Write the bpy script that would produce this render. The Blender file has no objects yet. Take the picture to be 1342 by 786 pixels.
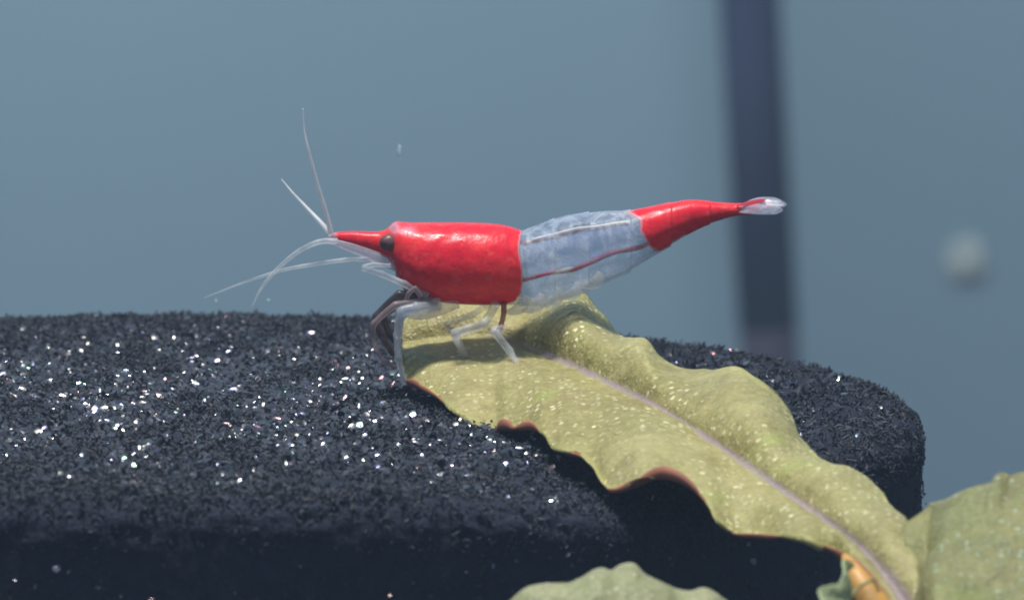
import bpy, math, random
import numpy as np
from mathutils import Vector, noise as mnoise

# ------------------------------------------------------------------ camera, light, exposure
CM = 0.01                                  # everything below is measured in centimetres, real size
random.seed(11)
rng = np.random.default_rng(11)
sc = bpy.context.scene
col = sc.collection
ELEV = math.radians(6.4)
DIST = 40.0
FPX = 10800.0                              # focal length in photo pixels (1342 wide)
AIM = np.array([1.65, 0.0, 0.486])
F = np.array([0.0, math.cos(ELEV), -math.sin(ELEV)])
U = np.array([0.0, math.sin(ELEV), math.cos(ELEV)])
CAM = AIM - DIST * F

cam_data = bpy.data.cameras.new('camera')
cam = bpy.data.objects.new('camera', cam_data)
col.objects.link(cam)
cam.location = CAM * CM
cam.rotation_euler = (math.pi / 2 - ELEV, 0, 0)
cam_data.sensor_width = 36.0
cam_data.lens = 36.0 * FPX / 1342.0
cam_data.clip_start = 0.01
cam_data.clip_end = 10.0
cam_data.dof.use_dof = True
cam_data.dof.focus_distance = (DIST - 0.35) * CM
cam_data.dof.aperture_fstop = 145.0
sc.camera = cam

world = bpy.data.worlds.new('World')
sc.world = world
world.use_nodes = True
bg = world.node_tree.nodes['Background']
bg.inputs['Color'].default_value = (0.50, 0.66, 0.86, 1)
bg.inputs['Strength'].default_value = 0.36

def area(name, loc, target, size, power, color, size_y=None):
    d = bpy.data.lights.new(name, 'AREA')
    d.energy = power
    d.color = color
    d.size = size * CM
    if size_y:
        d.shape = 'RECTANGLE'
        d.size_y = size_y * CM
    o = bpy.data.objects.new(name, d)
    col.objects.link(o)
    o.location = Vector(loc) * CM
    o.rotation_euler = (Vector(target) - Vector(loc)).to_track_quat('-Z', 'Y').to_euler()
    return o
# the LED row of the tank light, right above the sponge
area('led_white', (-1.8, -3.9, 22), (0.6, -0.6, 0), 1.7, 0.36, (1.0, 0.96, 0.89))
area('led_white', (0.4, -3.5, 22), (0.8, -0.6, 0), 1.7, 0.38, (1.0, 0.95, 0.87))
area('led_blue', (-0.7, -2.6, 22), (0.8, -0.6, 0), 0.5, 0.036, (0.30, 0.30, 1.0))
area('led_red', (-1.2, -5.0, 22), (0.8, -0.6, 0), 0.35, 0.020, (1.0, 0.25, 0.30))
area('led_green', (0.0, -4.8, 22), (0.8, -0.6, 0), 0.35, 0.014, (0.35, 1.0, 0.50))
# added area lamp out of view, brightening the back wall
area('added_wall_fill', (-9, 46, 30), (-3, 72, -2), 40, 2.2, (0.88, 1.0, 1.0), 8)

sc.view_settings.view_transform = 'Standard'
sc.view_settings.look = 'None'
sc.view_settings.gamma = 1.0
sc.view_settings.exposure = 0.0
sc.view_settings.use_curve_mapping = False
sc.cycles.use_denoising = True
sc.cycles.filter_width = 2.0
sc.cycles.transparent_max_bounces = 24
sc.cycles.max_bounces = 8
sc.cycles.caustics_reflective = False
sc.cycles.caustics_refractive = False

# ------------------------------------------------------------------ helpers
def P(px, py, y):
    """point (cm) seen at photo pixel px,py that lies at depth y"""
    px = np.asarray(px, float); py = np.asarray(py, float); y = np.asarray(y, float)
    a = (px - 671.0) / FPX
    b = (393.0 - py) / FPX
    rx = a
    ry = F[1] + b * U[1]
    rz = F[2] + b * U[2]
    t = (y - CAM[1]) / ry
    return np.stack(np.broadcast_arrays(CAM[0] + rx * t, y, CAM[2] + rz * t), axis=-1)

def spline(ts, vs, t):
    """Catmull-Rom style interpolation of vs(ts) at t"""
    ts = np.asarray(ts, float); vs = np.asarray(vs, float); t = np.asarray(t, float)
    n = len(ts)
    m = np.zeros_like(vs)
    for i in range(n):
        a, b = max(i - 1, 0), min(i + 1, n - 1)
        m[i] = (vs[b] - vs[a]) / (ts[b] - ts[a])
    i = np.clip(np.searchsorted(ts, t, side='right') - 1, 0, n - 2)
    h = ts[i + 1] - ts[i]
    u = np.clip((t - ts[i]) / h, 0, 1)
    if vs.ndim > 1:
        u = u[..., None]; h = h[..., None]
    return ((1 + 2 * u) * (1 - u) ** 2 * vs[i] + u * (1 - u) ** 2 * h * m[i]
            + u * u * (3 - 2 * u) * vs[i + 1] + u * u * (u - 1) * h * m[i + 1])

def tag(o, label, cat, group=None):
    o['label'] = label; o['category'] = cat
    if group: o['group'] = group
    return o

def empty(name, loc):
    o = bpy.data.objects.new(name, None)
    col.objects.link(o)
    o.location = Vector(loc) * CM
    o.empty_display_size = 0.002
    o['origin_cm'] = [float(c) for c in loc]
    return o

def world_origin(o):
    v = np.zeros(3)
    while o is not None:
        v += np.array(o['origin_cm']) if 'origin_cm' in o else np.array(o.location) / CM
        o = o.parent
    return v

def mesh(name, verts, faces, mats, parent=None, origin=None, smooth=True, mat_index=None, attrs=None):
    verts = np.asarray(verts, float)
    base = world_origin(parent) if parent else np.zeros(3)
    org = np.asarray(origin, float) if origin is not None else base
    me = bpy.data.meshes.new(name)
    me.from_pydata(((verts - org) * CM).tolist(), [], faces if isinstance(faces, list) else faces.tolist())
    if not isinstance(mats, (list, tuple)): mats = [mats]
    for m in mats: me.materials.append(m)
    if mat_index is not None:
        me.polygons.foreach_set('material_index', np.asarray(mat_index, np.int32))
    if smooth:
        me.polygons.foreach_set('use_smooth', np.ones(len(me.polygons), bool))
    if attrs:
        for k, a in attrs.items():
            at = me.attributes.new(k, 'FLOAT', 'POINT')
            at.data.foreach_set('value', np.asarray(a, np.float32))
    me.update()
    o = bpy.data.objects.new(name, me)
    col.objects.link(o)
    if parent: o.parent = parent
    o.location = Vector(org - base) * CM
    return o

def grid_faces(n, m, wrap=False, off=0):
    i = np.arange(n - 1)[:, None]
    j = np.arange(m if wrap else m - 1)[None, :]
    j2 = (j + 1) % m
    f = np.stack(np.broadcast_arrays(i * m + j, i * m + j2, (i + 1) * m + j2, (i + 1) * m + j), -1)
    return f.reshape(-1, 4) + off

def tube_arrays(path, rad, sides=10, flat=1.0):
    """closed tube along path (n,3); flat <1 squashes it along y"""
    path = np.asarray(path, float); rad = np.asarray(rad, float)
    n = len(path)
    tan = np.gradient(path, axis=0)
    tan /= np.linalg.norm(tan, axis=1)[:, None] + 1e-12
    ref = np.array([0.0, 1.0, 0.0])
    a = np.cross(tan, ref); a /= np.linalg.norm(a, axis=1)[:, None] + 1e-9
    b = np.cross(tan, a)
    th = np.linspace(0, 2 * math.pi, sides, endpoint=False)
    ring = (a[:, None, :] * np.cos(th)[None, :, None] + flat * b[:, None, :] * np.sin(th)[None, :, None])
    v = (path[:, None, :] + ring * rad[:, None, None]).reshape(-1, 3)
    f = grid_faces(n, sides, True).tolist()
    f.append(list(range(sides))[::-1])
    f.append([(n - 1) * sides + k for k in range(sides)])
    return v, f

def limb(name, pts, mat, parent, steps=12, sides=10, knob=0.0, flat=1.0, wobble=0.0):
    """pts: (px, py, y, radius_px); a jointed tapering limb, slightly thicker at its joints"""
    pts = np.array(pts, float)
    ts = np.arange(len(pts), dtype=float)
    t = np.linspace(0, len(pts) - 1, (len(pts) - 1) * steps + 1)
    if knob:        # jointed: straight segments with rounded knees
        q = np.stack([np.interp(t, ts, pts[:, k]) for k in range(4)], -1)
        s = np.stack([spline(ts, pts[:, k], t) for k in range(4)], -1)
        q = q * 0.65 + s * 0.35
        d = np.abs(t - np.round(t))
        q[:, 3] *= 1 + knob * np.exp(-(d / 0.09) ** 2)
    else:
        q = np.stack([spline(ts, pts[:, k], t) for k in range(4)], -1)
    path = P(q[:, 0], q[:, 1], q[:, 2])
    if wobble:
        for i in range(len(path)):
            path[i] += np.array(mnoise.noise_vector(Vector(path[i] * 6))) * wobble
    v, f = tube_arrays(path, np.maximum(q[:, 3], 0.15) / 270.0 * (1.25 if name == 'feeler' else 1.0), sides, flat)
    return mesh(name, v, f, mat, parent)

# ------------------------------------------------------------------ materials
class NT:
    def __init__(self, name):
        self.m = bpy.data.materials.new(name)
        self.m.use_nodes = True
        self.t = self.m.node_tree
        self.n = self.t.nodes
        self.bsdf = self.n['Principled BSDF']
        self.out = self.n['Material Output']
    def add(self, typ, **kw):
        nd = self.n.new(typ)
        for k, v in kw.items(): setattr(nd, k, v)
        return nd
    def link(self, a, b): self.t.links.new(a, b)
    def obj(self):
        if not hasattr(self, '_c'): self._c = self.add('ShaderNodeTexCoord')
        return self._c.outputs['Object']
    def noise(self, per_cm, detail=3, rough=0.55, dist=0.0):
        nd = self.add('ShaderNodeTexNoise')
        nd.inputs['Scale'].default_value = per_cm / CM
        nd.inputs['Detail'].default_value = detail
        nd.inputs['Roughness'].default_value = rough
        nd.inputs['Distortion'].default_value = dist
        self.link(self.obj(), nd.inputs['Vector'])
        return nd.outputs['Fac']
    def voronoi(self, per_cm, rnd=1.0):
        nd = self.add('ShaderNodeTexVoronoi')
        nd.inputs['Scale'].default_value = per_cm / CM
        nd.inputs['Randomness'].default_value = rnd
        self.link(self.obj(), nd.inputs['Vector'])
        return nd
    def attr(self, name):
        nd = self.add('ShaderNodeAttribute'); nd.attribute_name = name
        return nd.outputs['Fac']
    def ramp(self, fac, stops):
        nd = self.add('ShaderNodeValToRGB')
        el = nd.color_ramp.elements
        while len(el) < len(stops): el.new(0.5)
        for e, (p, c) in zip(el, stops):
            e.position = p
            e.color = (*c, 1) if len(c) == 3 else c
        self.link(fac, nd.inputs['Fac'])
        return nd.outputs['Color']
    def rng(self, v, a, b, c=0.0, d=1.0, smooth=False):
        nd = self.add('ShaderNodeMapRange')
        if smooth: nd.interpolation_type = 'SMOOTHSTEP'
        for k, x in zip((1, 2, 3, 4), (a, b, c, d)): nd.inputs[k].default_value = x
        self.link(v, nd.inputs[0])
        return nd.outputs[0]
    def math(self, op, a, b=None):
        nd = self.add('ShaderNodeMath', operation=op)
        for k, x in ((0, a), (1, b)):
            if x is None: continue
            if isinstance(x, (int, float)): nd.inputs[k].default_value = x
            else: self.link(x, nd.inputs[k])
        return nd.outputs[0]
    def mix(self, fac, a, b):
        nd = self.add('ShaderNodeMix', data_type='RGBA')
        for sock, x in ((nd.inputs['Factor'], fac), (nd.inputs[6], a), (nd.inputs[7], b)):
            if isinstance(x, (int, float)): sock.default_value = x
            elif isinstance(x, tuple): sock.default_value = (*x, 1)
            else: self.link(x, sock)
        return nd.outputs[2]
    def bump(self, h, strength, dist_cm):
        nd = self.add('ShaderNodeBump')
        nd.inputs['Strength'].default_value = strength
        nd.inputs['Distance'].default_value = dist_cm * CM
        self.link(h, nd.inputs['Height'])
        self.link(nd.outputs[0], self.bsdf.inputs['Normal'])
        return nd.outputs[0]
    def set(self, **kw):
        for k, v in kw.items():
            s = self.bsdf.inputs[k.replace('_', ' ')]
            if isinstance(v, tuple): s.default_value = (*v, 1) if len(v) == 3 and s.type == 'RGBA' else v
            elif isinstance(v, (int, float)): s.default_value = v
            else: self.link(v, s)
        return self
    def see_through(self, alpha, tint=(0.95, 0.97, 1.0)):
        tr = self.add('ShaderNodeBsdfTransparent'); tr.inputs[0].default_value = (*tint, 1)
        mx = self.add('ShaderNodeMixShader')
        if isinstance(alpha, (int, float)): mx.inputs[0].default_value = alpha
        else: self.link(alpha, mx.inputs[0])
        self.link(tr.outputs[0], mx.inputs[1]); self.link(self.bsdf.outputs[0], mx.inputs[2])
        self.link(mx.outputs[0], self.out.inputs['Surface'])
        return self

def mat_wall():
    k = NT('back_wall_paint')
    c = k.ramp(k.noise(0.10, 4), [(0.3, (0.220, 0.303, 0.374)), (0.7, (0.242, 0.328, 0.387))])
    return k.set(Base_Color=c, Roughness=0.9).m

def mat_plain(name, c, rough=0.5, var=0.25, per_cm=6.0):
    k = NT(name)
    lo = tuple(x * (1 - var) for x in c); hi = tuple(min(1, x * (1 + var)) for x in c)
    return k.set(Base_Color=k.ramp(k.noise(per_cm, 4), [(0.3, lo), (0.7, hi)]), Roughness=rough).m

def mat_foam():
    k = NT('black_foam')
    n = k.noise(14, 5, 0.65)
    k.set(Base_Color=k.ramp(n, [(0.3, (0.008, 0.013, 0.028)), (0.7, (0.022, 0.030, 0.052))]), Roughness=0.75)
    k.set(Specular_IOR_Level=0.25)
    k.bump(k.noise(30, 4, 0.7), 0.9, 0.03)
    return k.m

def mat_fibre():
    k = NT('foam_strand')
    k.set(Base_Color=k.ramp(k.noise(16, 3), [(0.3, (0.008, 0.012, 0.024)), (0.7, (0.070, 0.080, 0.098))]), Roughness=0.5, Specular_IOR_Level=0.3)
    return k.m

def mat_film():
    k = NT('wet_cell_film')
    hue = k.ramp(k.noise(8, 2), [(0.34, (1.0, 0.50, 0.55)), (0.40, (1.0, 0.97, 0.92)), (0.51, (1, 1, 1)), (0.57, (0.50, 0.48, 1.0)), (0.66, (0.60, 1.0, 0.75))])
    k.set(Base_Color=(0.05, 0.06, 0.08), Roughness=k.rng(k.noise(13, 2), 0.35, 0.65, 0.08, 0.30), IOR=1.9, Specular_Tint=hue)
    return k.m

def mat_body():
    k = NT('shrimp_shell')
    pig = k.attr('pigment')
    mott = k.noise(4.5, 5, 0.65, 0.8)
    red = k.ramp(mott, [(0.28, (0.56, 0.010, 0.034)), (0.5, (0.78, 0.022, 0.046)), (0.72, (0.86, 0.065, 0.062))])
    speck = k.noise(26, 4, 0.7)
    red = k.mix(k.rng(speck, 0.50, 0.72, 0.0, 0.55), red, (0.40, 0.006, 0.030))
    red = k.mix(k.rng(k.noise(19, 3, 0.7), 0.56, 0.74, 0.0, 0.45), red, (0.90, 0.16, 0.12))
    red = k.mix(k.rng(k.noise(2.6, 3, 0.6, 1.0), 0.52, 0.70, 0.0, 0.50), red, (0.50, 0.020, 0.030))
    pale = k.ramp(k.noise(7, 4, 0.65, 1.2), [(0.3, (0.34, 0.46, 0.70)), (0.7, (0.74, 0.80, 0.90))])
    k.set(Base_Color=k.mix(pig, pale, red), Roughness=k.rng(speck, 0.35, 0.65, 0.20, 0.42), Specular_IOR_Level=0.22)
    k.set(Subsurface_Weight=k.math('MULTIPLY', pig, 0.35), Subsurface_Radius=(1.0, 0.25, 0.2), Subsurface_Scale=0.0004)
    milk = k.rng(k.noise(7, 5, 0.75, 2.0), 0.36, 0.70, 0.04, 0.58)
    edge = k.attr('rim')
    milk = k.math('ADD', milk, k.math('MULTIPLY', edge, 0.28))
    alpha = k.math('MAXIMUM', milk, k.rng(pig, 0.0, 0.75, 0.0, 1.0))
    k.bump(k.math('ADD', k.noise(16, 4, 0.6), k.math('MULTIPLY', k.noise(4, 2), 3.5)), 0.22, 0.025)
    return k.see_through(alpha).m

def mat_clear(name, c, alpha, rough=0.25, var=0.2, per_cm=10.0):
    k = NT(name)
    n = k.noise(per_cm, 3)
    k.set(Base_Color=c, Roughness=rough)
    tl = k.add('ShaderNodeBsdfTranslucent'); tl.inputs['Color'].default_value = (*c, 1)
    m1 = k.add('ShaderNodeMixShader'); m1.inputs[0].default_value = 0.5
    k.link(k.bsdf.outputs[0], m1.inputs[1]); k.link(tl.outputs[0], m1.inputs[2])
    tr = k.add('ShaderNodeBsdfTransparent')
    m2 = k.add('ShaderNodeMixShader')
    k.link(k.rng(n, 0.3, 0.7, max(0, alpha - var), min(1, alpha + var)), m2.inputs[0])
    k.link(tr.outputs[0], m2.inputs[1]); k.link(m1.outputs[0], m2.inputs[2])
    k.link(m2.outputs[0], k.out.inputs['Surface'])
    return k.m

def mat_leaf(name, base, base2, vein, dot, dot_amt, edge_c, sheen=0.35):
    k = NT(name)
    big = k.noise(1.6, 4, 0.6, 0.4)
    fine = k.noise(12, 4, 0.65)
    c = k.ramp(big, [(0.32, base), (0.68, base2)])
    c = k.mix(k.rng(fine, 0.35, 0.7, 0.0, 0.45), c, tuple(x * 0.62 for x in base))
    # blotches of algae green and pale film
    c = k.mix(k.rng(k.noise(2.6, 3), 0.60, 0.74, 0, 0.6, True), c, (base2[0] * 0.75, base2[1] * 1.05, base2[2] * 0.5))
    c = k.mix(k.rng(k.attr('edge'), 0.55, 1.0, 0.0, 0.8, True), c, edge_c)
    grain = k.noise(34, 3, 0.7)
    c = k.mix(k.rng(grain, 0.42, 0.70, 0.0, 0.40), c, tuple(min(1, x * 1.35 + 0.02) for x in base2))
    c = k.mix(k.rng(k.noise(4.2, 5, 0.7, 0.8), 0.50, 0.72, 0.0, 0.55), c, (base[0] * 0.80, base[1] * 0.62, base[2] * 0.75))
    # pale pearl dots in the leaf's skin
    vo = k.voronoi(27.0)
    sep = k.add('ShaderNodeSeparateColor'); k.link(vo.outputs['Color'], sep.inputs[0])
    size = k.rng(sep.outputs[0], 1.0 - dot_amt, 1.0, 0.05, 0.50)
    dist = k.math('ADD', vo.outputs['Distance'], k.math('MULTIPLY', k.math('SUBTRACT', k.noise(45, 3), 0.5), 0.75))
    d = k.rng(k.math('SUBTRACT', size, dist), 0.0, 0.14, 0.0, 1.0, True)
    keep = k.rng(k.attr('rib'), 0.1, 0.5, 1.0, 0.0)
    d = k.math('MULTIPLY', k.math('MULTIPLY', d, keep), k.rng(k.noise(2.2, 3), 0.36, 0.58, 0.15, 1.0))
    c = k.mix(k.math('MULTIPLY', d, k.rng(sep.outputs[1], 0, 1, 0.30, 0.95)), c, dot)
    c = k.mix(k.math('MULTIPLY', k.rng(k.attr('rib'), 0.10, 0.9, 0.0, 0.85, True), k.rng(k.noise(7, 4, 0.7), 0.30, 0.62, 0.55, 1.0)), c, k.mix(k.noise(3, 3), tuple(x * 0.75 for x in vein), tuple(x * 1.2 for x in vein)))
    k.set(Base_Color=c, Roughness=k.rng(big, 0.3, 0.7, 0.34, 0.52), Specular_IOR_Level=sheen)
    k.set(Subsurface_Weight=0.12, Subsurface_Radius=(0.6, 0.8, 0.2), Subsurface_Scale=0.0004)
    h = k.math('ADD', k.math('MULTIPLY', d, 0.8), k.math('MULTIPLY', k.noise(7, 5, 0.65), 2.2))
    k.bump(k.math('ADD', h, k.math('MULTIPLY', grain, 0.5)), 0.6, 0.028)
    return k.m

M_WALL = mat_wall()
M_FLOOR = mat_plain('dark_gravel', (0.03, 0.035, 0.045), 0.9, 0.4, 3.0)
M_FOAM = mat_foam()
M_FIBRE = mat_fibre()
M_FILM = mat_film()
M_TUBE = mat_plain('navy_plastic', (0.020, 0.026, 0.070), 0.9, 0.12, 0.5)
M_COLLAR = mat_plain('maroon_plastic', (0.026, 0.014, 0.032), 0.8, 0.15, 0.5)
M_SPOT = mat_plain('pale_blob', (0.42, 0.45, 0.43), 0.7, 0.15, 4.0)
M_SPECK = mat_clear('pale_flake', (0.75, 0.90, 0.95), 0.55)
M_BODY = mat_body()
M_LIMB = mat_clear('glassy_limb', (0.78, 0.83, 0.92), 0.34, 0.22, 0.22)
M_LIMB_FRONT = mat_clear('glassy_front_limb', (0.74, 0.82, 0.95), 0.50, 0.22, 0.2)
M_FEELER = mat_clear('feeler', (0.95, 0.98, 1.0), 0.80, 0.3, 0.2)
M_FEELER_THIN = mat_clear('thin_feeler', (0.92, 0.96, 1.0), 0.32, 0.3, 0.2)
M_DARK_LIMB = mat_clear('brown_limb', (0.13, 0.085, 0.085), 0.80, 0.3, 0.15)
M_MAUVE_LIMB = mat_clear('mauve_limb', (0.40, 0.32, 0.36), 0.60, 0.3, 0.2)
M_RED_LIMB = mat_clear('red_limb', (0.45, 0.06, 0.06), 0.75, 0.3, 0.15)
M_EYE = mat_plain('dark_eye', (0.11, 0.055, 0.060), 0.4, 0.35, 20.0)
M_GUT = mat_plain('brown_gut', (0.40, 0.16, 0.15), 0.5, 0.5, 14.0)
M_GUT_TOP = mat_plain('cream_gut', (0.85, 0.72, 0.60), 0.45, 0.25, 14.0)
M_CORD = mat_plain('red_cord', (0.48, 0.05, 0.09), 0.5, 0.45, 12.0)
M_FAN = mat_clear('tail_blade', (0.74, 0.80, 0.95), 0.36, 0.2, 0.25, 14.0)
M_FAN_RED = mat_clear('red_tail_blade', (0.72, 0.09, 0.13), 0.85, 0.25, 0.12, 14.0)
M_LEAF = mat_leaf('olive_leaf', (0.28, 0.26, 0.090), (0.41, 0.385, 0.165), (0.33, 0.26, 0.32), (0.92, 0.88, 0.55), 0.98, (0.40, 0.41, 0.13))
M_LEAF_UNDER = mat_plain('red_leaf_underside', (0.30, 0.115, 0.065), 0.7, 0.3, 5.0)
M_LEAF_GREEN = mat_leaf('green_leaf', (0.20, 0.225, 0.085), (0.29, 0.28, 0.115), (0.20, 0.18, 0.10), (0.46, 0.60, 0.46), 0.90, (0.22, 0.21, 0.08), 0.25)
M_LEAF_PALE = mat_leaf('pale_leaf', (0.24, 0.28, 0.12), (0.36, 0.36, 0.20), (0.28, 0.28, 0.16), (0.60, 0.62, 0.45), 0.80, (0.40, 0.42, 0.30))
M_STEM = mat_plain('orange_stem', (0.55, 0.30, 0.07), 0.5, 0.35, 7.0)
M_TORN = mat_leaf('torn_leaf', (0.30, 0.38, 0.17), (0.42, 0.48, 0.26), (0.3, 0.3, 0.15), (0.5, 0.6, 0.4), 0.3, (0.42, 0.52, 0.32))

# ------------------------------------------------------------------ the setting: rear wall and floor of the tank
FLOOR_Z = -14.0
def box_verts(x0, x1, y0, y1, z0, z1):
    v = [(x, y, z) for x in (x0, x1) for y in (y0, y1) for z in (z0, z1)]
    f = [[0, 1, 3, 2], [4, 6, 7, 5], [0, 4, 5, 1], [2, 3, 7, 6], [0, 2, 6, 4], [1, 5, 7, 3]]
    return v, f
v, f = box_verts(-60, 60, 72, 73, FLOOR_Z - 1, 45)
o = mesh('back_wall', v, f, M_WALL, origin=(0, 72, FLOOR_Z), smooth=False); o['kind'] = 'structure'
v, f = box_verts(-60, 60, -30, 72, FLOOR_Z - 1, FLOOR_Z)
o = mesh('tank_floor', v, f, M_FLOOR, origin=(0, 0, FLOOR_Z), smooth=False); o['kind'] = 'structure'

# ------------------------------------------------------------------ dark tube in front of the rear wall
TY = 69.0
b = P(1009, 470, TY); t_ = P(982, 0, TY)
dirv = (t_ - b) / np.linalg.norm(t_ - b)
foot = b + dirv * ((FLOOR_Z - b[2]) / dirv[2])
tube = tag(empty('standing_tube', foot), 'dark navy upright tube standing out of focus before the blue-grey back wall', 'tube')
R_T = 0.40
def along(z0, z1, r, name, mat, n=6):
    zs = np.linspace(z0, z1, n)
    path = np.array([b + dirv * ((z - b[2]) / dirv[2]) for z in zs])
    v, f = tube_arrays(path, np.full(n, r), 28)
    return mesh(name, v, f, mat, tube)
zc = P(1005, 428, TY)[2]
along(zc, 32.0, R_T, 'pipe', M_TUBE, 12)
along(FLOOR_Z, zc, R_T * 0.97, 'collar', M_COLLAR, 6)

# pale round blob set on the rear wall for a blurred drifting speck
def blob(name, c, rad, mat, seed, amp=0.25, parent=None, nu=18, nv=24):
    v = []
    for i in range(nu + 1):
        ph = math.pi * i / nu
        for j in range(nv):
            th = 2 * math.pi * j / nv
            d = Vector((math.sin(ph) * math.cos(th), math.sin(ph) * math.sin(th), math.cos(ph)))
            k = 1 + amp * mnoise.noise(d * 1.6 + Vector((seed, 0, 0)))
            v.append((c[0] + d.x * rad[0] * k, c[1] + d.y * rad[1] * k, c[2] + d.z * rad[2] * k))
    return mesh(name, v, grid_faces(nu + 1, nv, True), mat, parent, origin=(None if parent else c))
c = P(1265, 341, 71.97)
tag(blob('wall_blob', c, (0.30, 0.09, 0.30), M_SPOT, 3.0), 'pale round out-of-focus blob set against the back wall right of the tube', 'particle')
for (px, py, y, rx, rz, lab) in ((524, 200, 2.5, 3.2, 10.5, 'small pale upright flake drifting in the water above the red shrimp'),
                                 (283, 396, 2.0, 1.8, 4.0, 'tiny pale speck hanging over the sponge edge under the longest low feeler'),
                                 (352, 393, 2.0, 2.6, 1.4, 'tiny pale speck lying level beside the curved feeler tip')):
    c = P(px, py, y)
    tag(blob('drifting_flake', c, (rx / 270, rx / 270, rz / 270), M_SPECK, px * 0.1, 0.5, nu=8, nv=10), lab, 'flake')

# ------------------------------------------------------------------ black sponge
R0 = 3.64
CORNER = 0.15
sponge = tag(empty('filter_sponge', (0, 0, FLOOR_Z)), 'round black foam filter sponge with a sparkling wet top', 'sponge')
def dent(x, y):
    """the foam gives a little where the leaf lies over it and sags to the right"""
    d = -0.16 * np.exp(-(((x - 2.2) / 0.9) ** 2 + ((y + 2.4) / 1.3) ** 2))
    d += -0.045 * np.clip((x - 1.2) / 2.4, 0, 1)
    return d
def top_z(x, y):
    r = np.hypot(x, y)
    c = CORNER
    q = np.clip((r - (R0 - c)) / c, 0, 1)
    return dent(x, y) - c * (1 - np.sqrt(np.maximum(0, 1 - q * q)))
prof = []
for r in np.concatenate([np.linspace(0.02, 1.0, 16), np.linspace(1.03, R0 - CORNER, 90)]): prof.append((r, 0.0, 0))
for a in np.linspace(0, math.pi / 2, 14)[1:]: prof.append((R0 - CORNER + CORNER * math.sin(a), -CORNER * (1 - math.cos(a)), 0))
for z in np.linspace(-0.18, -0.50, 12): prof.append((R0, z, 0))
for k, z in enumerate(np.linspace(-0.53, -0.60, 5)): prof.append((R0 + 0.05 * (k + 1) / 5, z, 0))
for z in np.linspace(-0.65, -2.0, 24): prof.append((R0 + 0.06, z, 0))
for z in np.linspace(-2.4, FLOOR_Z, 16): prof.append((R0 + 0.06, z, 0))
prof = np.array(prof)
NA = 620
th = np.linspace(0, 2 * math.pi, NA, endpoint=False)
X = prof[:, None, 0] * np.cos(th)[None]; Y = prof[:, None, 0] * np.sin(th)[None]; Z = np.broadcast_to(prof[:, None, 1], X.shape).copy()
fade = np.clip((Z + 1.5) / 1.5, 0, 1)
Z = Z + dent(X, Y) * fade
V = np.stack([X, Y, Z], -1).reshape(-1, 3)
nrm = np.stack([np.cos(th)[None] * np.clip(prof[:, 0:1] - (R0 - CORNER), 0, CORNER) / CORNER, np.sin(th)[None] * np.clip(prof[:, 0:1] - (R0 - CORNER), 0, CORNER) / CORNER,
                np.broadcast_to(np.clip((prof[:, 1:2] + 0.2) / 0.2, 0, 1), X.shape)], -1).reshape(-1, 3)
disp = np.array([mnoise.noise(Vector(p * 17)) * 0.028 + mnoise.noise(Vector(p * 3.1)) * 0.022 if p[2] > -2.2 else 0.0 for p in V]) * np.where(V[:, 2] < -0.22, 0.25, 1.0)
V = V + nrm * disp[:, None]
faces = grid_faces(len(prof), NA, True).tolist()
faces.append(list(range(NA))[::-1])
mesh('foam_block', V, faces, M_FOAM, sponge)

def strands(n, centre, direction, length, rad, bend):
    """n curved three-sided strands as one set of arrays"""
    d = direction / (np.linalg.norm(direction, axis=1)[:, None] + 1e-9)
    ref = rng.normal(size=(n, 3))
    a = np.cross(d, ref); a /= np.linalg.norm(a, axis=1)[:, None] + 1e-9
    b2 = np.cross(d, a)
    rings = []
    for k, u in enumerate((-0.5, 0.0, 0.5)):
        c = centre + d * (length * u)[:, None] + a * (bend * (1 - 4 * u * u))[:, None]
        rr = rad * (1.0 if k == 1 else 0.75)
        for m in range(3):
            an = 2 * math.pi * m / 3
            rings.append(c + (a * math.cos(an) + b2 * math.sin(an)) * rr[:, None])
    V = np.stack(rings, 1).reshape(-1, 3)
    base = (np.arange(n) * 9)[:, None, None]
    f = []
    for k in range(2):
        for m in range(3):
            f.append([k * 3 + m, k * 3 + (m + 1) % 3, k * 3 + 3 + (m + 1) % 3, k * 3 + 3 + m])
    F4 = (base + np.array(f)[None]).reshape(-1, 4)
    return V, F4

n = 85000
r = (R0 - 0.01) * np.sqrt(rng.random(n)); a = rng.random(n) * 2 * math.pi
cx, cy = r * np.cos(a), r * np.sin(a)
keep = rng.random(n) > 0.55 * np.clip((cx - 0.9) / 1.2, 0, 1)
cx, cy = cx[keep], cy[keep]; n = len(cx)
cz = top_z(cx, cy)
clump = np.array([mnoise.noise(Vector((x * 9, y * 9, 0))) for x, y in zip(cx, cy)])
cen = np.stack([cx, cy, cz + rng.random(n) * 0.022 + clump * 0.018], -1)
dr = rng.normal(size=(n, 3)) * np.array([1, 1, 0.8])
V1, F1 = strands(n, cen, dr, rng.uniform(0.018, 0.050, n), rng.uniform(0.0035, 0.0075, n), rng.uniform(-0.012, 0.012, n))
n2 = 11000
a = rng.random(n2) * 2 * math.pi
zz = rng.uniform(-1.2, -0.2, n2)
k1 = int(n2 * 0.68)
ang = rng.random(k1) ** 1.3 * math.pi * 0.62           # most of them fuzz the rounded top edge
rr = np.where(zz < -0.57, R0 + 0.060, R0 + 0.002)
rr[:k1] = R0 - CORNER + (CORNER + 0.008) * np.sin(np.minimum(ang, math.pi / 2))
zz[:k1] = -CORNER * (1 - np.cos(np.minimum(ang, math.pi / 2))) - CORNER * np.maximum(0, ang - math.pi / 2) * 1.5
k2 = k1 + int(n2 * 0.12)
zz[k1:k2] = rng.uniform(-0.62, -0.57, k2 - k1); rr[k1:k2] = R0 + 0.055
cen = np.stack([rr * np.cos(a), rr * np.sin(a), zz], -1)
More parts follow.
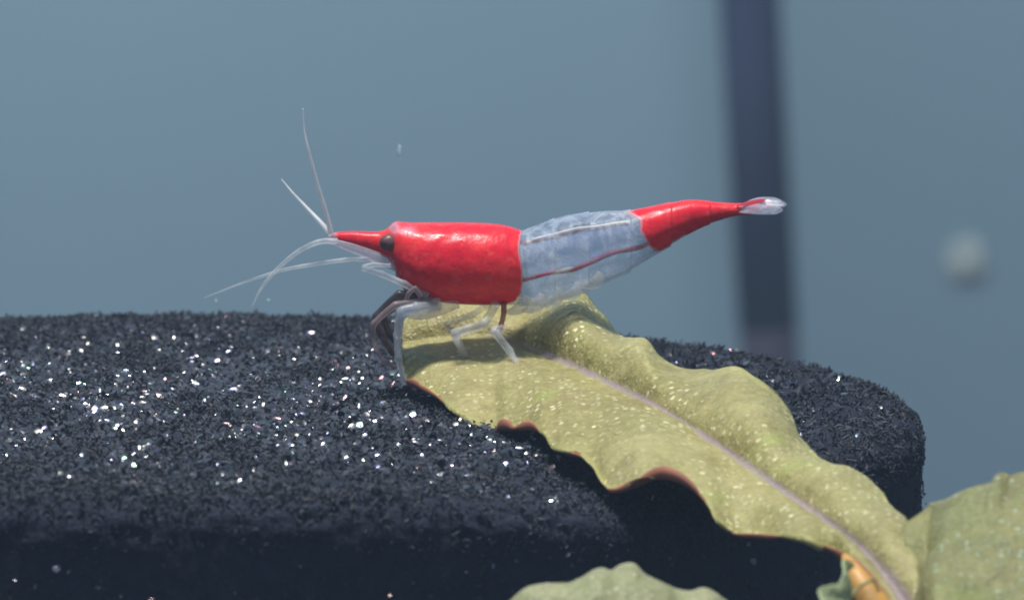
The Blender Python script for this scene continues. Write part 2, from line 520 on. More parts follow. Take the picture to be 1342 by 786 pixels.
cen[:, 2] += dent(cen[:, 0], cen[:, 1]) * np.clip((zz + 1.5) / 1.5, 0, 1)
dr = rng.normal(size=(n2, 3)) * np.array([1, 1, 1.2])
V2, F2 = strands(n2, cen, dr, rng.uniform(0.015, 0.04, n2), rng.uniform(0.003, 0.006, n2), rng.uniform(-0.01, 0.01, n2))
o = mesh('foam_strands', np.concatenate([V1, V2]), np.concatenate([F1, F2 + len(V1)]), M_FIBRE, sponge)
o['kind'] = 'stuff'

# glassy cell films that catch the lamps
def films(n, pts, nrm, size):
    nrm = nrm / np.linalg.norm(nrm, axis=1)[:, None]
    ref = rng.normal(size=(n, 3))
    a = np.cross(nrm, ref); a /= np.linalg.norm(a, axis=1)[:, None]
    b2 = np.cross(nrm, a)
    vs = [pts + nrm * (size * 0.10)[:, None]]
    el = rng.uniform(0.30, 1.0, n)
    for m in range(7):
        an = 2 * math.pi * m / 7
        wob = rng.uniform(0.8, 1.15, n)
        vs.append(pts + (a * math.cos(an) + b2 * math.sin(an) * el[:, None]) * (size * wob)[:, None])
    V = np.stack(vs, 1).reshape(-1, 3)
    f = np.array([[0, 1 + m, 1 + (m + 1) % 7] for m in range(7)])
    return V, (np.arange(n)[:, None, None] * 8 + f[None]).reshape(-1, 3)
n = 42000
gx = rng.normal(0.2, 1.4, n); gy = rng.normal(-0.2, 1.5, n)
ok = (np.hypot(gx, gy) < R0 - 0.15)
cl = np.array([mnoise.noise(Vector((x * 2.4, y * 1.1, 4.0))) + 0.6 * mnoise.noise(Vector((x * 6, y * 3, 9.0))) for x, y in zip(gx, gy)])
ok &= rng.random(len(gx)) < np.clip(0.5 + 1.5 * cl, 0.06, 1)
gx, gy = gx[ok], gy[ok]; n = len(gx)
pts = np.stack([gx, gy, top_z(gx, gy) + rng.uniform(0.010, 0.035, n)], -1)
nr = rng.normal(size=(n, 3)) * 0.5 + np.array([0, -0.55, 0.75])
side = 420             # a few on the wall of the sponge
sa = rng.random(side) * 2 * math.pi; sz = rng.uniform(-0.62, -0.30, side)
pts = np.concatenate([pts, np.stack([(R0 + 0.012 + 0.05 * (sz < -0.56)) * np.cos(sa), (R0 + 0.012 + 0.05 * (sz < -0.56)) * np.sin(sa), sz], -1)])
nr = np.concatenate([nr, rng.normal(size=(side, 3)) * 0.35 + np.stack([0.7 * np.cos(sa), 0.7 * np.sin(sa), np.full(side, 0.7)], -1)])
n += side
V, Fq = films(n, pts, nr, (0.005 + 0.019 * rng.random(n) ** 2.0))
o = mesh('cell_films', V, Fq, M_FILM, sponge); o['kind'] = 'stuff'

# ------------------------------------------------------------------ plant
PL = P(1215, 900, -4.6); PL = np.array([PL[0], -4.6, FLOOR_Z])
plant = tag(empty('water_plant', PL), 'broad-leaved water plant whose long olive leaf arches over the black sponge', 'plant')

def leaf(name, t, lo, mi, up, mat, under, thick=0.009, lip=None, rough_amp=0.012, rib_w=0.05, n_s=64, seed=0.0, keel=0.0, ripple=None, steep=1.0):
    """lo, mi, up: (n,3) points (cm) of the lower margin, midrib, upper margin; lip: curl of the lower margin in cm"""
    n = len(t)
    s = np.linspace(-1, 1, n_s)
    lo, mi, up = lo[:, None, :], mi[:, None, :], up[:, None, :]
    sl = s[None, :, None]
    w = np.abs(sl)
    lower = mi + (lo - mi) * w
    upper = mi + (up - mi) * w
    G = np.where(sl < 0, lower, upper)
    # soften the crease so each half bows like a real blade
    chord = (up - lo)
    bow = np.cross(np.gradient(mi[:, 0, :], axis=0)[:, None, :], chord)
    bow /= np.linalg.norm(bow, axis=-1, keepdims=True) + 1e-9
    bow *= np.sign(bow[..., 2:3] + 1e-9)
    G = G + bow * keel * np.sin(np.pi * w) * np.minimum(1, np.linalg.norm(chord, axis=-1, keepdims=True))
    if steep != 1.0:       # upper half climbs steeply from the midrib and flattens towards its margin
        dy = (up - mi)[..., 1:2] * (w ** steep - w) * (sl > 0)
        ray = G - CAM
        G = G + ray / ray[..., 1:2] * dy
    if ripple is not None:
        ray = G - CAM
        G = G + ray / ray[..., 1:2] * (ripple[:, None, None] * w ** 1.6)
    for _ in range(6):      # round the crease along the midrib
        sm = G.copy()
        sm[:, 1:-1] = (G[:, :-2] + 2 * G[:, 1:-1] + G[:, 2:]) / 4
        G[:, 1:-1] = sm[:, 1:-1]
    m_all = n_s
    if lip is not None:
        k = 7
        an = np.linspace(0, math.pi * 0.95, k + 1)[1:][::-1]
        out_d = (lo - mi); out_d /= np.linalg.norm(out_d, axis=-1, keepdims=True) + 1e-9
        rl = lip[:, None, None] * 0.5
        curl = lo + out_d * rl * np.sin(an)[None, :, None] + bow * rl * 2.0 * (1 - np.cos(an))[None, :, None] * 0.5
        G = np.concatenate([curl, G], axis=1)
        m_all += k
        s = np.concatenate([np.full(k, -1.0), s])
    nv = np.cross(np.gradient(G, axis=0), np.gradient(G, axis=1))
    nv /= np.linalg.norm(nv, axis=-1, keepdims=True) + 1e-12
    if nv[n // 2, m_all // 2, 2] < 0: nv = -nv
    flat = G.reshape(-1, 3)
    d = np.array([mnoise.noise(Vector(p * 2.6 + seed)) * 1.6 + mnoise.noise(Vector(p * 7.0 + seed)) * 0.8 for p in flat]) * rough_amp
    half = np.linalg.norm(np.where(s[None, :, None] < 0, lo - mi, up - mi), axis=-1)
    dist_mid = np.abs(s)[None, :] * half
    rw = rib_w * (0.75 + 0.5 * np.linspace(0, 1, n))[:, None]
    rib = np.exp(-(dist_mid / rw) ** 2) * np.clip((np.linspace(0, 1, n)[:, None] - 0.10) / 0.12, 0.12, 1)
    ribz = -0.007 * rib
    D = d.reshape(n, m_all) * np.clip(1.0 - 0.3 * rib, 0, 1) + ribz
    top = G + nv * D[..., None]
    bot = top - nv * thick
    N = n * m_all
    vs = np.concatenate([top.reshape(-1, 3), bot.reshape(-1, 3)])
    ft = grid_faces(n, m_all)
    fb = ft[:, ::-1] + N
    idx = np.arange(N).reshape(n, m_all)
    loop = np.concatenate([idx[0, :], idx[1:, -1], idx[-1, -2::-1], idx[-2:0:-1, 0]])
    nx = np.roll(loop, -1)
    fr = np.stack([loop, loop + N, nx + N, nx], -1)
    fs = np.concatenate([ft, fb, fr])
    mi_idx = np.concatenate([np.zeros(len(ft)), np.ones(len(fb)), np.zeros(len(fr))]).astype(int)
    edge = np.broadcast_to(np.abs(s)[None, :] ** 6, (n, m_all)).reshape(-1)
    return mesh(name, vs, fs, [mat, under], plant, mat_index=mi_idx,
                attrs={'rib': np.concatenate([rib.reshape(-1)] * 2), 'edge': np.concatenate([edge] * 2)})

# long olive leaf, stations 0 (tip, on the sponge) .. 11 (stalk)
LOW = [(0, 527, 482), (0.2, 534, 499), (0.4, 553, 506), (0.6, 574, 519), (0.8, 590, 536), (1.0, 612, 551), (1.25, 632, 569), (1.45, 647, 573),
       (1.6, 657, 562), (1.8, 678, 561), (2.0, 700, 563), (2.2, 715, 572), (2.4, 726, 588), (2.6, 742, 593), (2.8, 764, 598), (3.1, 784, 620),
       (3.4, 798, 640), (3.6, 815, 641), (3.9, 840, 631), (4.3, 872, 625), (4.7, 905, 638), (5.0, 925, 657), (5.4, 940, 682), (5.7, 960, 698),
       (6.1, 990, 701), (6.8, 1050, 707), (7.3, 1090, 726), (7.9, 1120, 750), (8.6, 1150, 780), (9.3, 1172, 806), (10, 1188, 835), (11, 1205, 880)]
MID = [(0, 527, 452), (1, 612, 443), (1.5, 655, 447), (2, 700, 460), (3, 770, 489), (4, 850, 529), (5, 925, 575), (6, 995, 622), (7, 1065, 672),
       (8, 1125, 718), (8.6, 1155, 748), (9.3, 1183, 785), (10, 1200, 825), (11, 1212, 878)]
UPP = [(0, 532, 418), (0.4, 560, 398), (1, 612, 391), (1.5, 650, 389), (2, 690, 388), (2.4, 733, 385), (2.7, 757, 382), (2.85, 770, 390), (3.1, 786, 411),
       (3.4, 810, 434), (3.7, 828, 441), (3.9, 847, 446), (4.1, 865, 468), (4.35, 890, 482), (4.6, 915, 487), (4.9, 943, 485), (5.1, 966, 481),
       (5.4, 992, 493), (5.8, 1020, 515), (6.1, 1040, 546), (6.4, 1055, 580), (6.8, 1085, 601), (7.2, 1115, 612), (7.6, 1146, 636), (8.0, 1170, 660),
       (8.5, 1192, 686), (9, 1208, 715), (9.5, 1219, 750), (10, 1226, 790), (11, 1228, 876)]
YL = [(0, 0.0), (1, -0.75), (2, -1.40), (2.8, -2.1), (3.5, -2.85), (4.3, -3.0), (5.5, -3.25), (7, -3.75), (8, -4.05), (9.3, -4.35), (10, -4.45), (11, -4.55)]
YM = [(0, 0.35), (1, 0.30), (2, 0.12), (3, -0.48), (4, -1.20), (5, -1.90), (6, -2.60), (7, -3.25), (8, -3.80), (9.3, -4.25), (10, -4.42), (11, -4.55)]
YU = [(0, 0.55), (1, 0.66), (2, 0.66), (2.7, 0.45), (3.9, -0.38), (5.1, -1.10), (6.1, -1.90), (7.2, -2.75), (8, -3.30), (9, -3.90), (10, -4.30), (11, -4.52)]
tt = np.linspace(0, 11, 380)
def line(PX, YY, t):
    a = np.array(PX); y = np.array(YY)
    return P(spline(a[:, 0], a[:, 1], t), spline(a[:, 0], a[:, 2], t), spline(y[:, 0], y[:, 1], t))
lo_, mi_, up_ = line(LOW, YL, tt), line(MID, YM, tt), line(UPP, YU, tt)
def hump(t, a, b, h):
    u = np.clip((t - a) / (b - a), 0, 1)
    return h * np.sin(np.pi * u) ** 0.8
lipv = 0.001 + hump(tt, 0.2, 0.40, 0.018) + hump(tt, 1.50, 1.75, 0.042) + hump(tt, 1.8, 2.1, 0.036) + hump(tt, 2.45, 2.7, 0.008) + hump(tt, 3.9, 4.85, 0.040)
lipv = lipv + hump(tt, 6.4, 11.5, 0.095) * np.clip((tt - 6.4) / 1.4, 0, 1)
rip = 0.11 * np.sin(tt * 4.3 + 0.6) * np.clip(tt / 1.5, 0, 1) * np.clip((9.5 - tt) / 2, 0, 1)
lf = leaf('leaf', tt, lo_, mi_, up_, M_LEAF, M_LEAF_UNDER, lip=lipv, keel=0.05, ripple=rip, rib_w=0.052, seed=2.0, steep=1.8)
lf['label'] = 'long olive leaf with wavy reddish margin and mauve midrib'

# broad green leaf beside the stalk
tt2 = np.linspace(0, 4, 90)
L2 = [(0, 1200, 880), (1, 1212, 800), (2, 1232, 790), (3, 1300, 830), (4, 1400, 840)]
M2 = [(0, 1196, 800), (1, 1212, 742), (2, 1250, 728), (3, 1310, 712), (4, 1400, 700)]
U2 = [(0, 1184, 690), (0.25, 1196, 680), (0.6, 1214, 666), (1.0, 1228, 655), (1.5, 1250, 647), (2.2, 1280, 638), (2.5, 1300, 633), (2.62, 1306, 625),
      (2.8, 1316, 623), (2.95, 1324, 627), (3.2, 1340, 623), (3.6, 1368, 622), (4, 1400, 630)]
lo2 = line(L2, [(0, -4.7), (2, -5.0), (4, -5.1)], tt2); mi2 = line(M2, [(0, -4.35), (0.6, -4.32), (0.8, -4.28), (1.0, -4.36), (1.6, -4.48), (4, -4.48)], tt2); up2 = line(U2, [(0, -3.85), (0.55, -3.78), (0.75, -3.74), (1.0, -3.82), (1.6, -3.95), (4, -3.9)], tt2)
lf = leaf('leaf', tt2, lo2, mi2, up2, M_LEAF_GREEN, M_LEAF_UNDER, keel=0.0, rough_amp=0.016, rib_w=0.0001, n_s=48, seed=7.0)
lf['label'] = 'broad green leaf rising beside the sponge wall'

# pale crinkled leaf in front of the sponge wall
tt3 = np.linspace(0, 6, 150)
U3 = [(0, 640, 800), (0.4, 668, 784), (0.8, 690, 773), (1.2, 712, 770), (1.7, 742, 768), (2.1, 760, 758), (2.5, 778, 744), (2.7, 790, 742), (2.9, 801, 746),
      (3.2, 815, 739), (3.5, 833, 737), (3.8, 848, 749), (4.2, 872, 762), (4.7, 905, 774), (5.0, 922, 773), (5.3, 940, 781), (6, 985, 812)]
M3 = [(0, 640, 815), (1, 700, 815), (3, 815, 812), (5, 920, 832), (6, 985, 850)]
L3 = [(0, 640, 830), (1, 700, 860), (3, 815, 880), (5, 920, 885), (6, 985, 880)]
up3 = line(U3, [(0, -4.6), (3, -4.5), (6, -4.6)], tt3); mi3 = line(M3, [(0, -4.75), (3, -4.85), (6, -4.75)], tt3); lo3 = line(L3, [(0, -4.8), (3, -5.25), (6, -5.0)], tt3)
lf = leaf('leaf', tt3, lo3, mi3, up3, M_LEAF_PALE, M_LEAF_PALE, keel=0.05, rough_amp=0.030, rib_w=0.0001, n_s=40, seed=13.0)
lf['label'] = 'pale crinkled leaf low against the sponge wall'

# torn leaf stub and orange stem under the stalk
tt4 = np.linspace(0, 5, 70)
L4 = [(0, 1082, 800), (0.6, 1078, 786), (1.0, 1071, 774), (1.5, 1084, 769), (2.0, 1096, 766), (2.5, 1101, 752), (3, 1102, 740), (3.6, 1106, 733), (4.4, 1114, 735), (5, 1118, 738)]
U4 = [(0, 1106, 806), (1, 1110, 790), (2, 1113, 775), (3, 1111, 757), (4, 1114, 745), (5, 1118, 740)]
lo4 = line(L4, [(0, -5.25), (5, -4.60)], tt4); up4 = line(U4, [(0, -5.05), (5, -4.52)], tt4); mi4 = (lo4 + up4) / 2 + np.array([0, -0.05, 0.0])
lf = leaf('leaf_stub', tt4, lo4, mi4, up4, M_TORN, M_TORN, keel=0.02, rough_amp=0.030, rib_w=0.0001, n_s=20, seed=21.0)
limb('stem', [(1108, 728, -4.08, 5), (1117, 745, -4.34, 10), (1130, 768, -4.44, 16), (1150, 810, -4.52, 22), (1180, 860, -4.6, 30), (1205, 940, -4.6, 32)], M_STEM, plant, 10, 16, wobble=0.012)
q = P(1205, 940, -4.6)
v, f = tube_arrays(np.array([q + np.array([0, 0, 0.1]), (q + PL) / 2 + np.array([0.05, 0.03, 0]), PL]), np.array([0.13, 0.15, 0.2]), 14)
mesh('stem', v, f, M_STEM, plant)
limb('fibre', [(1108, 792, -5.0, 1.6), (1122, 772, -4.85, 1.6), (1136, 763, -4.85, 1.5), (1146, 757, -4.85, 1.2)], M_TORN, plant, 6, 6)
limb('fibre', [(1143, 757, -4.85, 1.2), (1149, 768, -4.85, 1.4), (1152, 775, -4.85, 1.2)], M_TORN, plant, 6, 6)
# stalks of the two lower leaves down to the stem
limb('leaf_stalk', [(985, 850, -4.75, 6), (1080, 900, -4.7, 7), (1200, 960, -4.62, 8)], M_STEM, plant, 8, 10)
limb('leaf_stalk', [(1300, 800, -4.75, 8), (1270, 870, -4.7, 8), (1212, 950, -4.62, 9)], M_STEM, plant, 8, 10)
limb('leaf_stalk', [(1207, 868, -4.53, 10), (1210, 905, -4.55, 11), (1208, 960, -4.6, 12)], M_STEM, plant, 8, 10)

# ------------------------------------------------------------------ shrimp
Y0 = -0.02
base = P(600, 480, Y0)
shrimp = tag(empty('shrimp', base), 'red and glass-clear dwarf shrimp standing on the tip of the olive leaf', 'shrimp')
# (px, top, bottom, half width cm)
ST = [(430, 308.5, 311.5, 0.006), (436, 305.5, 314, 0.016), (450, 303.5, 319, 0.028), (470, 303, 325, 0.038), (490, 303.5, 331, 0.050), (503, 302, 336, 0.064),
      (510, 297, 341, 0.085), (515, 292.5, 347, 0.108), (520, 290.5, 359, 0.128), (527, 291, 369, 0.145), (540, 292, 380, 0.164), (556, 292, 389, 0.179), (570, 292, 394, 0.188),
      (590, 292, 397, 0.195), (620, 292.5, 399, 0.200), (650, 294, 399.5, 0.198), (668, 297.5, 399, 0.192), (679, 301, 399, 0.186), (685, 302.5, 400, 0.182),
      (691, 300, 401, 0.166), (704, 295.5, 400, 0.166), (724, 288, 396, 0.168), (742, 282.5, 391, 0.166), (770, 279, 381, 0.158), (796, 277, 369, 0.148),
      (820, 276.5, 358, 0.136), (836, 274, 348, 0.126), (852, 271, 338, 0.116), (872, 267, 326, 0.104), (892, 263.5, 313, 0.090), (906, 262, 305, 0.078), (926, 263.5, 295, 0.062),
      (944, 265.5, 288.5, 0.052), (962, 266.5, 283.5, 0.044), (980, 266, 281.5, 0.036), (994, 267, 279.5, 0.026), (1004, 269, 277.5, 0.012)]
ST = np.array(ST)
xs = np.linspace(430, 1004, 520)
top = spline(ST[:, 0], ST[:, 1], xs); bot = spline(ST[:, 0], ST[:, 2], xs); wid = spline(ST[:, 0], ST[:, 3], xs)
seg = [727, 772, 826, 880, 930]
for sx in seg:      # overlapping rings of the tail
    k = np.exp(-np.clip(sx - xs, 0, None) / 10) * (xs <= sx) - 0.6 * np.exp(-np.clip(xs - sx, 0, None) / 6) * (xs > sx)
    s_ = 1.3 * np.clip((bot - top) / 100, 0.25, 1)
    top = top - k * s_; bot = bot + k * s_ * 2.4; wid = wid + k * 0.004
NR = 88
thb = np.linspace(0, 2 * math.pi, NR, endpoint=False)
cs, sn = np.cos(thb), np.sin(thb)
ex = np.sign(cs) * np.abs(cs) ** 0.85
vm = (top + bot) / 2; hv = (bot - top) / 2
verts = []; pig = []; rimv = []
for i, x in enumerate(xs):
    vv = vm[i] - hv[i] * np.sign(sn) * np.abs(sn) ** 0.92
    narrow = 1 - 0.30 * np.clip(-sn, 0, 1) ** 2 if x > 690 else 1 - 0.12 * np.clip(-sn, 0, 1) ** 2
    c = P(np.full(NR, x), vv, Y0)
    c[:, 1] += wid[i] * ex * narrow
    verts.append(c)
    nz = np.array([mnoise.noise(Vector(p * 9)) for p in c])
    nz2 = np.array([mnoise.noise(Vector(p * 22 + 5)) for p in c])
    j = nz * 3.0 + nz2 * 1.5
    # red head shell with a rounded rear lower corner
    rear = 683.5 - np.clip((vv - 372) / 28, 0, 1) ** 2.4 * 26
    low_front = np.clip((vv + j - (bot[i] - 2)) / 3, 0, 1) if x < 560 else 0
    p1 = np.clip((rear + 1.5 - (x + j * 1.1 + 0.8 * np.sin(sn * 2.2))) / 3.5, 0, 1) * np.clip((398.6 - vv) / 1.5, 0, 1) * (1 - 0.6 * low_front)
    if x < 445: p1 = p1 * np.clip((x - 430) / 14, 0.25, 1)
    p1 = p1 * (1 - 0.55 * np.exp(-(((x - 517) / 6) ** 2 + ((vv - 297) / 6) ** 2))) * (1 - 0.4 * np.exp(-(((x - 535) / 9) ** 2 + ((vv - 299) / 4) ** 2)))  # pale highlights on the front bump, put into the pigment
    edge_t = 824 + np.clip(vv - 276, 0, 80) * 0.50
    p2 = np.clip((x + j * 3.2 - edge_t) / 9, 0, 1) * np.clip((vv < bot[i] - 3.0) * 1.0 + (x > 900), 0, 1)
    p2 = p2 * np.clip((1002 - x) / 14, 0.0, 1)
    pig.append(np.clip(p1 + p2 * (x > 690), 0, 1))
    sd = min(abs(x - s2) for s2 in seg)
    rimv.append(np.clip(np.exp(-(sd / 6.0) ** 2) * 0.35 + np.clip((vv - (bot[i] - 22)) / 22, 0, 1) * 0.9 * (x > 660) + np.clip((top[i] + 6 - vv) / 6, 0, 1) * 0.5, 0, 1))
faces = grid_faces(len(xs), NR, True).tolist()
faces.append(list(range(NR))[::-1]); faces.append([(len(xs) - 1) * NR + k for k in range(NR)])
mesh('body', np.concatenate(verts), faces, M_BODY, shrimp, attrs={'pigment': np.concatenate(pig), 'rim': np.concatenate(rimv)})

# gut and nerve cord seen through the clear tail
limb('gut', [(684, 320, Y0, 2.8), (715, 313, Y0, 3.0), (750, 304, Y0, 2.8), (790, 297, Y0, 2.5), (828, 292, Y0, 2.4)], M_GUT, shrimp, 16, 10, wobble=0.013)
limb('gut_sheath', [(700, 313, Y0 - 0.012, 1.5), (735, 303, Y0 - 0.012, 2.0), (770, 296.5, Y0 - 0.012, 2.4), (800, 293, Y0 - 0.012, 2.6), (828, 291, Y0 - 0.012, 2.4)], M_GUT_TOP, shrimp, 16, 10, wobble=0.018)
limb('nerve_cord', [(684, 368, Y0 - 0.02, 2.5), (705, 364, Y0 - 0.02, 2.6), (735, 355, Y0 - 0.02, 3.0), (765, 346, Y0 - 0.02, 3.4), (800, 334, Y0 - 0.02, 3.4), (830, 326, Y0 - 0.02, 3.2), (862, 316, Y0 - 0.02, 2.6)], M_CORD, shrimp, 16, 10, wobble=0.026)
limb('nerve_cord', [(728, 357, Y0 - 0.045, 1.5), (742, 352, Y0 - 0.045, 2.2), (752, 349, Y0 - 0.045, 1.2)], M_GUT_TOP, shrimp, 10, 8, wobble=0.01)
# pale muscle bulk inside the clear rings
M_MUSCLE = mat_clear('clear_muscle', (0.42, 0.54, 0.82), 0.30, 0.5, 0.14, 7.0)
limb('muscle', [(686, 342, Y0 + 0.01, 20), (720, 336, Y0 + 0.01, 23), (760, 325, Y0 + 0.01, 23), (800, 315, Y0 + 0.01, 20), (842, 304, Y0 + 0.01, 14)], M_MUSCLE, shrimp, 10, 18, flat=1.2)

# eyes on short stalks
for s_ in (-1, 1):
    c = P(510 if s_ < 0 else 512, 315.5, Y0); c[1] += s_ * 0.088
    e = blob('eye', c, (0.046, 0.036, 0.040), M_EYE, 1.0 + s_, 0.06, shrimp)
    limb('eye_stalk', [(519, 322, Y0 + s_ * 0.05, 6), (513, 318, Y0 + s_ * 0.075, 7.5)], M_MAUVE_LIMB, e, 5, 10)

# feelers (two pairs) and the clear scale below the beak
limb('feeler', [(434, 306, Y0 - 0.03, 3.0), (428, 282, Y0 - 0.05, 2.5), (417, 245, Y0 - 0.08, 2.0), (405, 200, Y0 - 0.10, 1.5), (399, 172, Y0 - 0.1, 1.0), (397, 142, Y0 - 0.1, 0.4)], M_FEELER, shrimp, 12, 8)
limb('feeler', [(431, 304, Y0 + 0.03, 2.8), (419, 290, Y0 + 0.06, 2.2), (400, 270, Y0 + 0.12, 1.5), (384, 253, Y0 + 0.16, 1.0), (369, 235, Y0 + 0.2, 0.4)], M_FEELER, shrimp, 12, 8)
limb('feeler', [(442, 316, Y0 - 0.05, 3.2), (418, 317, Y0 - 0.08, 2.8), (390, 330, Y0 - 0.10, 2.4), (362, 354, Y0 - 0.12, 2.0), (343, 377, Y0 - 0.14, 1.5), (330, 402, Y0 - 0.16, 0.6)], M_FEELER_THIN, shrimp, 12, 8)
limb('feeler', [(500, 340, Y0 + 0.05, 2.6), (460, 340, Y0 + 0.08, 2.3), (420, 345, Y0 + 0.12, 2.1), (370, 354, Y0 + 0.18, 1.7), (320, 370, Y0 + 0.24, 1.1), (268, 390, Y0 + 0.3, 0.4)], M_FEELER_THIN, shrimp, 12, 8)
M_SCALE = mat_clear('pale_scale', (0.78, 0.76, 0.90), 0.38, 0.3, 0.15)
for s_ in (-1, 1):
    limb('antennal_scale', [(530, 353, Y0 + s_ * 0.08, 7), (505, 342, Y0 + s_ * 0.08, 7.5), (478, 331, Y0 + s_ * 0.075, 6.5), (450, 321, Y0 + s_ * 0.06, 5), (426, 314, Y0 + s_ * 0.04, 2)], M_SCALE, shrimp, 8, 12, flat=0.45)
# small raised claws below the beak
limb('claw', [(560, 388, Y0 - 0.12, 4.5), (530, 372, Y0 - 0.14, 4), (500, 359, Y0 - 0.15, 3.8), (476, 351, Y0 - 0.15, 4.0), (488, 347, Y0 - 0.15, 3.0), (512, 348, Y0 - 0.14, 2.2)], M_LIMB, shrimp, 8, 10, knob=0.3)
limb('claw', [(556, 390, Y0 + 0.05, 4), (534, 380, Y0 + 0.03, 3.6), (522, 362, Y0 + 0.0, 3.2), (520, 345, Y0, 2.0)], M_MAUVE_LIMB, shrimp, 8, 10, knob=0.2)

# leaf height under a pixel: feet are set down by pixel on the leaf's own surface
def leaf_y(px, py):
    best = None
    for q in np.linspace(0, 4, 161):
        for A, B, YA, YB in ((MID, LOW, YM, YL), (MID, UPP, YM, YU)):
            A_, B_, ya, yb = (np.array(k) for k in (A, B, YA, YB))
            ax, ay = spline(A_[:, 0], A_[:, 1], q), spline(A_[:, 0], A_[:, 2], q)
            bx, by = spline(B_[:, 0], B_[:, 1], q), spline(B_[:, 0], B_[:, 2], q)
            w = ((px - ax) * (bx - ax) + (py - ay) * (by - ay)) / ((bx - ax) ** 2 + (by - ay) ** 2)
            w = min(max(w, 0), 1)
            dd = (ax + w * (bx - ax) - px) ** 2 + (ay + w * (by - ay) - py) ** 2
            if best is None or dd < best[0]:
                best = (dd, spline(ya[:, 0], ya[:, 1], q) * (1 - w) + spline(yb[:, 0], yb[:, 1], q) * w)
    return float(best[1])
ya = leaf_y(614, 479); yb = leaf_y(683, 487); yc = leaf_y(532, 500); yd = leaf_y(600, 452)
N0 = Y0 - 0.10
limb('leg', [(650, 398, N0, 5.5), (634, 424, N0 - 0.06, 6.0), (597, 437, N0 - 0.08, 6.2), (607, 462, (ya + N0) / 2, 5.0), (614, 480, ya, 2.6)], M_LIMB, shrimp, 10, 12, knob=0.25)
limb('leg', [(658, 430, N0 - 0.05, 5.2), (648, 434, N0 - 0.07, 5.6), (668, 460, (yb + N0) / 2, 4.6), (684, 488, yb, 2.4)], M_LIMB, shrimp, 10, 12, knob=0.25)
limb('leg', [(660, 396, N0, 4.0), (660, 412, N0 - 0.03, 3.6), (655, 431, N0 - 0.05, 3.4)], M_RED_LIMB, shrimp, 8, 10)
limb('leg', [(575, 398, N0, 8), (545, 404, N0 - 0.05, 8), (526, 408, N0 - 0.06, 7), (521, 440, N0 - 0.05, 5.2), (522, 470, yc - 0.02, 4.6), (531, 503, yc, 3.4)], M_LIMB_FRONT, shrimp, 10, 12, knob=0.2)
limb('leg', [(572, 394, Y0 + 0.1, 6), (530, 396, Y0 + 0.16, 6), (503, 412, Y0 + 0.2, 5), (510, 438, Y0 + 0.2, 4), (530, 462, 0.24, 3)], M_DARK_LIMB, shrimp, 10, 10, knob=0.2)
limb('leg', [(560, 390, N0 + 0.02, 5), (523, 386, N0, 5.2), (493, 415, N0 - 0.02, 4.8), (500, 440, N0 - 0.02, 4.2), (514, 462, 0.02, 3.6), (530, 477, 0.06, 2.6)], M_DARK_LIMB, shrimp, 10, 10, knob=0.25)
limb('leg', [(565, 394, N0 - 0.02, 5), (518, 400, N0 - 0.06, 4.6), (490, 424, N0 - 0.08, 3.8), (490, 448, N0 - 0.06, 3.2), (503, 474, -0.06, 2.8), (530, 485, 0.0, 2.2)], M_MAUVE_LIMB, shrimp, 10, 10, knob=0.2)
limb('leg', [(640, 398, Y0 + 0.1, 5), (620, 412, Y0 + 0.15, 4), (585, 425, Y0 + 0.18, 4), (596, 440, 0.15, 3), (600, 452, yd, 2.0)], M_LIMB, shrimp, 10, 10, knob=0.2)
limb('mouth_part', [(600, 397, N0 + 0.02, 7), (572, 406, N0, 9), (545, 410, N0 - 0.02, 9), (527, 406, N0 - 0.02, 6)], M_SCALE, shrimp, 8, 12)
limb('mouth_part', [(552, 388, N0 - 0.04, 4), (544, 378, N0 - 0.05, 3.5), (536, 384, N0 - 0.05, 3), (530, 398, N0 - 0.04, 2.6)], M_MAUVE_LIMB, shrimp, 8, 10, knob=0.2)

# swimmerets under the clear rings
M_SWIM = mat_clear('swimmeret', (0.86, 0.86, 0.86), 0.30, 0.3, 0.18, 9.0)
for i, (x, y, l) in enumerate(((690, 396, 20), (712, 394, 20), (735, 388, 18), (760, 379, 16), (788, 366, 13))):
    for s_ in (-1, 1):
        limb('swimmeret', [(x, y - 8, Y0 + s_ * 0.08, 6), (x - 6, y + l * 0.25, Y0 + s_ * 0.10, 8), (x - 16, y + l * 0.55, Y0 + s_ * 0.10, 6), (x - 28, y + l * 0.66, Y0 + s_ * 0.09, 2)], M_SWIM, shrimp, 6, 10, flat=0.4)

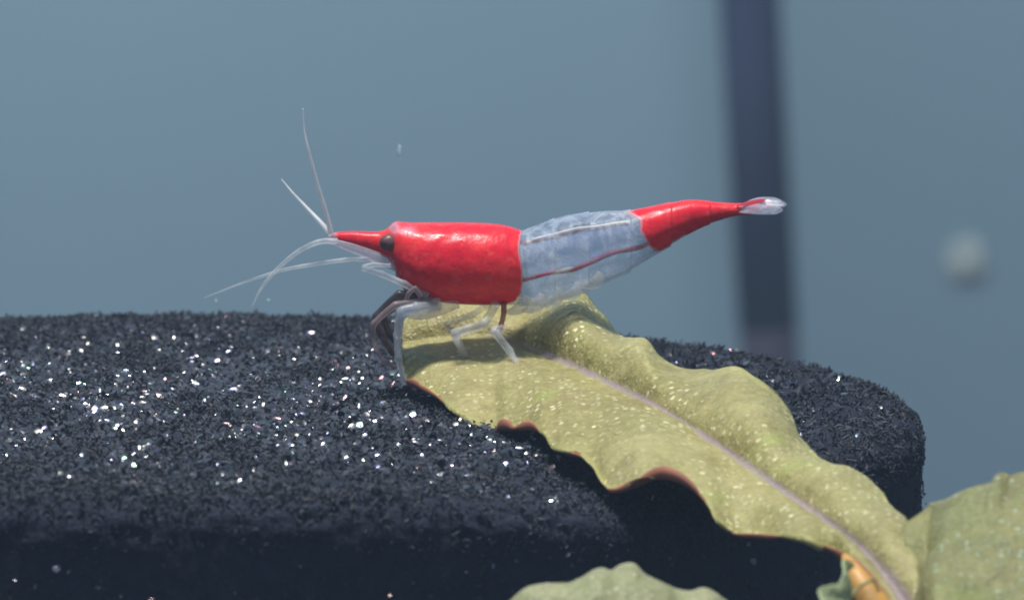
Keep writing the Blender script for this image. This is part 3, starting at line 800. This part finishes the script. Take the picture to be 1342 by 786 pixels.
# tail fan: flat blades spread round the red tail plate
def blade(pts, w0, mat, tilt):
    """flat oval blade along pts (px,py,y), half width w0 px, turned by tilt about its length"""
    pts = np.array(pts, float)
    t = np.linspace(0, len(pts) - 1, 22)
    q = np.stack([spline(np.arange(len(pts)), pts[:, k], t) for k in range(3)], -1)
    c = P(q[:, 0], q[:, 1], q[:, 2])
    u = t / t[-1]
    w = w0 / 270 * np.clip(np.sin(np.pi * np.clip(u * 0.55 + 0.12, 0, 1)), 0.12, 1) * np.sqrt(np.clip((1 - u) / 0.16 + 0.06, 0, 1))
    side = np.array([0, math.sin(tilt), math.cos(tilt)]); nn = np.array([0, math.cos(tilt), -math.sin(tilt)])
    an = np.linspace(0, 2 * math.pi, 14, endpoint=False)
    V = c[:, None] + w[:, None, None] * (np.cos(an)[None, :, None] * side + 0.16 * np.sin(an)[None, :, None] * nn)
    f = grid_faces(len(t), 14, True).tolist()
    f.append(list(range(14))[::-1]); f.append([(len(t) - 1) * 14 + k for k in range(14)])
    return mesh('tail_blade', V.reshape(-1, 3), f, mat, shrimp)
blade([(960, 276, Y0), (990, 272, Y0), (1012, 268, Y0)], 5.5, M_FAN_RED, 1.0)
blade([(965, 270, Y0 - 0.04), (985, 265, Y0 - 0.06), (1004, 262, Y0 - 0.09)], 3.2, M_FAN_RED, 0.7)
blade([(968, 272, Y0 - 0.03), (995, 265, Y0 - 0.07), (1031, 268, Y0 - 0.10)], 8.0, M_FAN, 0.7)
blade([(966, 276, Y0 - 0.03), (994, 275, Y0 - 0.09), (1026, 275, Y0 - 0.14)], 7.0, M_FAN, 0.55)
blade([(968, 272, Y0 + 0.03), (995, 264, Y0 + 0.07), (1024, 264, Y0 + 0.10)], 7.5, M_FAN, -0.7)
blade([(966, 276, Y0 + 0.03), (994, 274, Y0 + 0.09), (1022, 272, Y0 + 0.14)], 6.5, M_FAN, -0.5)

# ------------------------------------------------------------------ slightly cloudy tank water
hz = bpy.data.materials.new('cloudy_water')
hz.use_nodes = True
hn = hz.node_tree.nodes
for nd in list(hn):
    if nd.type == 'BSDF_PRINCIPLED': hn.remove(nd)
pv = hn.new('ShaderNodeVolumePrincipled')
pv.inputs['Color'].default_value = (0.55, 0.75, 1.0, 1)
pv.inputs['Density'].default_value = 0.17
hz.node_tree.links.new(pv.outputs[0], hn['Material Output'].inputs['Volume'])
v, f = box_verts(-70, 70, -60, 80, FLOOR_Z - 10, 50)
o = mesh('haze', v, f, hz, origin=(0, 0, FLOOR_Z - 10), smooth=False); o['kind'] = 'stuff'
tag(o, 'thin bluish cloudiness of the tank water', 'haze')
